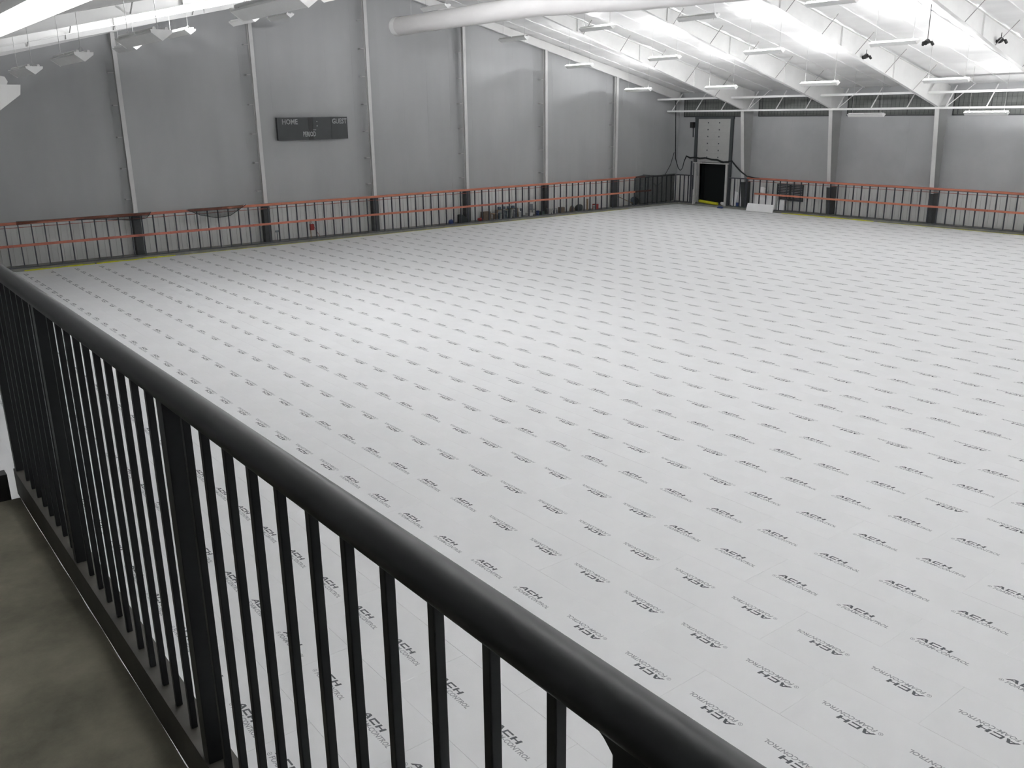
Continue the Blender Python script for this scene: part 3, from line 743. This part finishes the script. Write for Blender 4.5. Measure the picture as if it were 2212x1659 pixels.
cn = {SLATE: 'slate blue', WHITEP: 'white', GREYP: 'grey', GREEN: 'dark green'}
for i in range(10):
    x = 39.35 + i*.24; h = (.42, .36, .62, .5, .7, .36, .55, .66, .4, .6)[i]
    bucket(x, kinds[i], '%s pail, %s from the left in the row of pails between two columns' % (cn[kinds[i]], ORD[i]), h, .105, kinds[(i+3) % 10], 51.95 + .12*(i % 2))
for i in range(4):
    t = thing('jerrican', 'slate grey jug standing on the shelf board, %s from the left' % ORD[i], 'jug', (39.7+i*.42, 52.35, SZ+.62))
    bevel(MB().box((-.12, -.08, 0), (.12, .08, .2)).obj('body', SLATE, t), .03); MB().lathe([(.03, .2), (.03, .25)], 8).obj('cap', WHITEP, t)
tag(MB().box((39.4, 52.24, SZ+.58), (41.4, 52.48, SZ+.62)).obj('shelf_board', WOOD), 'wooden shelf board carrying the grey jugs behind the pails', 'shelf')
for a in (39.45, 41.35): tag(MB().box((a-.04, 52.24, SZ), (a+.04, 52.48, SZ+.58)).obj('shelf_block', WOOD), 'wooden block holding up the %s end of the shelf board' % ('left' if a < 40 else 'right'), 'block')
carton(42.2, .42, .25, WHITEP, 'white box with a low lid right of the row of pails')
t = thing('folding_chair', 'grey plastic chair behind the blue bucket', 'chair', (42.75, 52.27, SZ))
MB().box((-.2, -.2, .42), (.2, .2, .45)).obj('seat', GREYP, t); MB().box((-.2, .18, .45), (.2, .21, .82)).obj('backrest', GREYP, t)
for a in (-.18, .18):
    for b in (-.18, .18): MB().box((a-.015, b-.015, 0), (a+.015, b+.015, .42)).obj('leg', GREYP, t)
bucket(42.86, BLUE, 'royal blue bucket standing before the grey plastic chair', .34, .17, None, 51.84)
carton(43.38, .3, .26, GREEN, 'dark green box left of the white bucket')
bucket(43.95, WHITEP, 'white bucket with a lid in front of the column base', .42, .17, WHITEP, 51.75)
for i in range(4):
    t = thing('bottle', '%s bottle, %s in the row right of the white bucket' % (('white', 'dark', 'white', 'pale')[i], ORD[i]), 'bottle', (44.4+i*.15, 51.9, SZ))
    MB().lathe([(.05, 0), (.055, .22), (.025, .29), (.025, .34)], 10).obj('body', (WHITEP, SLATE, WHITEP, GREYP)[i], t); MB().lathe([(.028, .34), (.028, .37)], 8).obj('cap', SPK, t)
carton(45.4, .35, .42, BROWN, 'brown carton standing alone between the bottles and the bags')
bag(46.5, .5, .48, BROWN, 'brown paper sack leaning beside the dark bag', 6); bag(47.2, .8, .5, TARP, 'wide dark bag slumped right of the brown sack', 7)
carton(48.95, .3, .42, RED, 'red box beside a white jug'); bucket(48.63, WHITEP, 'small white jug touching the red box', .36, .11, None, 51.8)
tag(MB().box((48.15, 52.1, SZ), (48.28, 52.18, 1.0)).obj('timber_post', WOOD), 'short pale timber post standing behind the bags', 'post')
tag(MB().tube([(51.3, 51.9, 1.0), (53.0, 51.9, .35)], .03, 6).obj('leaning_pole', WOOD), 'thin brown pole slanting down behind the far studs', 'pole')
bag(53.3, .7, .75, SLATE, 'grey covered bundle behind the studs near the far corner', 8)
t = thing('extinguisher_stand', 'red box on a thin post with rope below the scoreboard', 'hydrant box', (24.65, 51.9, SZ))
MB().box((-.14, -.08, .5), (.1, .08, .86)).obj('red_box', RED, t); MB().box((-.14, -.02, 0), (-.1, .02, 1.15)).obj('post', WOOD, t); MB().tube([(-.1, 0, 1.1), (.15, -.05, .6), (.45, -.08, .06)], .012, 5).obj('rope', RED, t)
t = thing('water_standpipe', 'thin pale standpipe with a valve behind the studs left of the red box', 'pipe', (22.35, 52.0, SZ))
MB().tube([(0, 0, 0), (0, 0, .62)], .03, 8).obj('pipe', GREYP, t); MB().box((-.1, -.03, .55), (.1, .03, .66)).obj('valve', GREYP, t)

# ------------------------------------------------------------------ balcony and guard rail
m = MB(); yy = [YF + (4.40-YF)*k/80 for k in range(81)]; rr = random.Random(11)
edge = [min(.5238, .5240 + rr.uniform(-.0045, .004)) for _ in yy]
poly = [(XL, YF), *[(e, y) for e, y in zip(edge, yy)], (.5236, 4.40), (XL, 4.40)]
m.prism(poly, 'z', DZ-.22, DZ)
bf = struct(m.obj('balcony_floor', DECK), 'stained concrete balcony floor')
s = MB(); s.blob((-.02, 2.95, DZ+.004), (.03, .018, .012), 0, 3); tag(s.obj('dirt_clod', BROWN), 'small brown clod lying on the balcony concrete', 'dirt')

t = thing('guard_railing', 'black steel guard railing running across the balcony edge', 'railing', (0.55, 0, DZ))
def pp(x, y, z): return (x-.55, y, z-DZ)
RZ = HC - .575
MB().tube([pp(.55, 4.47, RZ), pp(.55, -3.0, RZ)], .0305, 28).obj('top_rail', BLACK, t)
c = MB()
c.prism([(-.026, 0), (-.018, 0), (-.018, .117), (.044, .117), (.044, .125), (-.026, .125)], 'y', -3.0, 4.46)
c.obj('bottom_channel', CHAN, t)
def bar(y, h, nm, z0=.125, z1=None):
    o = MB().box((-h, y-h, z0), (h, y+h, (RZ-DZ-.02) if z1 is None else z1)).obj(nm, BLACK, t); bevel(o, .0018, 2)
for y in (3.155, 3.034, 2.924, 2.806, 2.694, 2.574, 2.458, 2.341, 2.225, 2.105, 1.85, 1.737, 1.609, 1.49, 1.367, 1.243, 1.123, 1.003, .878, .756, .635, 3.43, 3.55, 3.668, 3.786, 3.904, 4.022, 4.14, 4.258, .1, -.02, -.14): bar(y, .0083, 'baluster')
for y in (3.30, 1.955, 4.43): bar(y, .021, 'post')
# wide plate post with a clipped corner at the near panel joint
o = MB().prism([(.17, .125), (.536, .125), (.536, 1.050), (.549, 1.062), (.585, 1.082), (.17, 1.085)], 'x', -.012, .012).obj('joint_post', BLACK, t); bevel(o, .003, 2)
# return at the end of the balcony
MB().prism([(4.40, 0), (4.408, 0), (4.408, .117), (4.47, .117), (4.47, .125), (4.40, .125)], 'x', -3.4, -.062).obj('bottom_channel', BLACK, t)
MB().tube([pp(.55, 4.43, RZ), pp(-2.8, 4.43, RZ)], .0305, 20).obj('top_rail', BLACK, t)
for k in range(1, 26):
    x = -.12*k; o = MB().box((x-.0083, 4.4217, .125), (x+.0083, 4.4383, RZ-DZ-.02)).obj('baluster', BLACK, t)
MB().box((-3.3, 4.405, .0), (-3.25, 4.455, 1.08)).obj('post', BLACK, t)

# ------------------------------------------------------------------ camera, world, view
cam = bpy.data.cameras.new('camera'); cam.sensor_fit = 'HORIZONTAL'; cam.sensor_width = 36; cam.lens = FPX/2212*36; cam.clip_end = 300; cam.clip_start = .05
co = bpy.data.objects.new('camera', cam); COL.objects.link(co)
M = Matrix((rt, up, -fw)).transposed().to_4x4(); M.translation = Vector((0, 0, HC)); co.matrix_world = M
scene.camera = co
w = bpy.data.worlds.new('world'); scene.world = w; w.use_nodes = True
w.node_tree.nodes['Background'].inputs['Color'].default_value = (.5, .5, .5, 1); w.node_tree.nodes['Background'].inputs['Strength'].default_value = 0.02
vs = scene.view_settings
scene.display_settings.display_device = 'sRGB'
vs.view_transform = 'Standard'; vs.look = 'None'; vs.exposure = 0.2; vs.gamma = 1.0; vs.use_curve_mapping = False
cy = scene.cycles
cy.use_denoising = True; cy.max_bounces = 7; cy.diffuse_bounces = 4; cy.glossy_bounces = 2; cy.transparent_max_bounces = 6; cy.use_adaptive_sampling = True; cy.adaptive_threshold = 0.6; cy.adaptive_min_samples = 10; cy.light_sampling_threshold = 0.04
cy.sample_clamp_indirect = 8.0; cy.caustics_reflective = False; cy.caustics_refractive = False
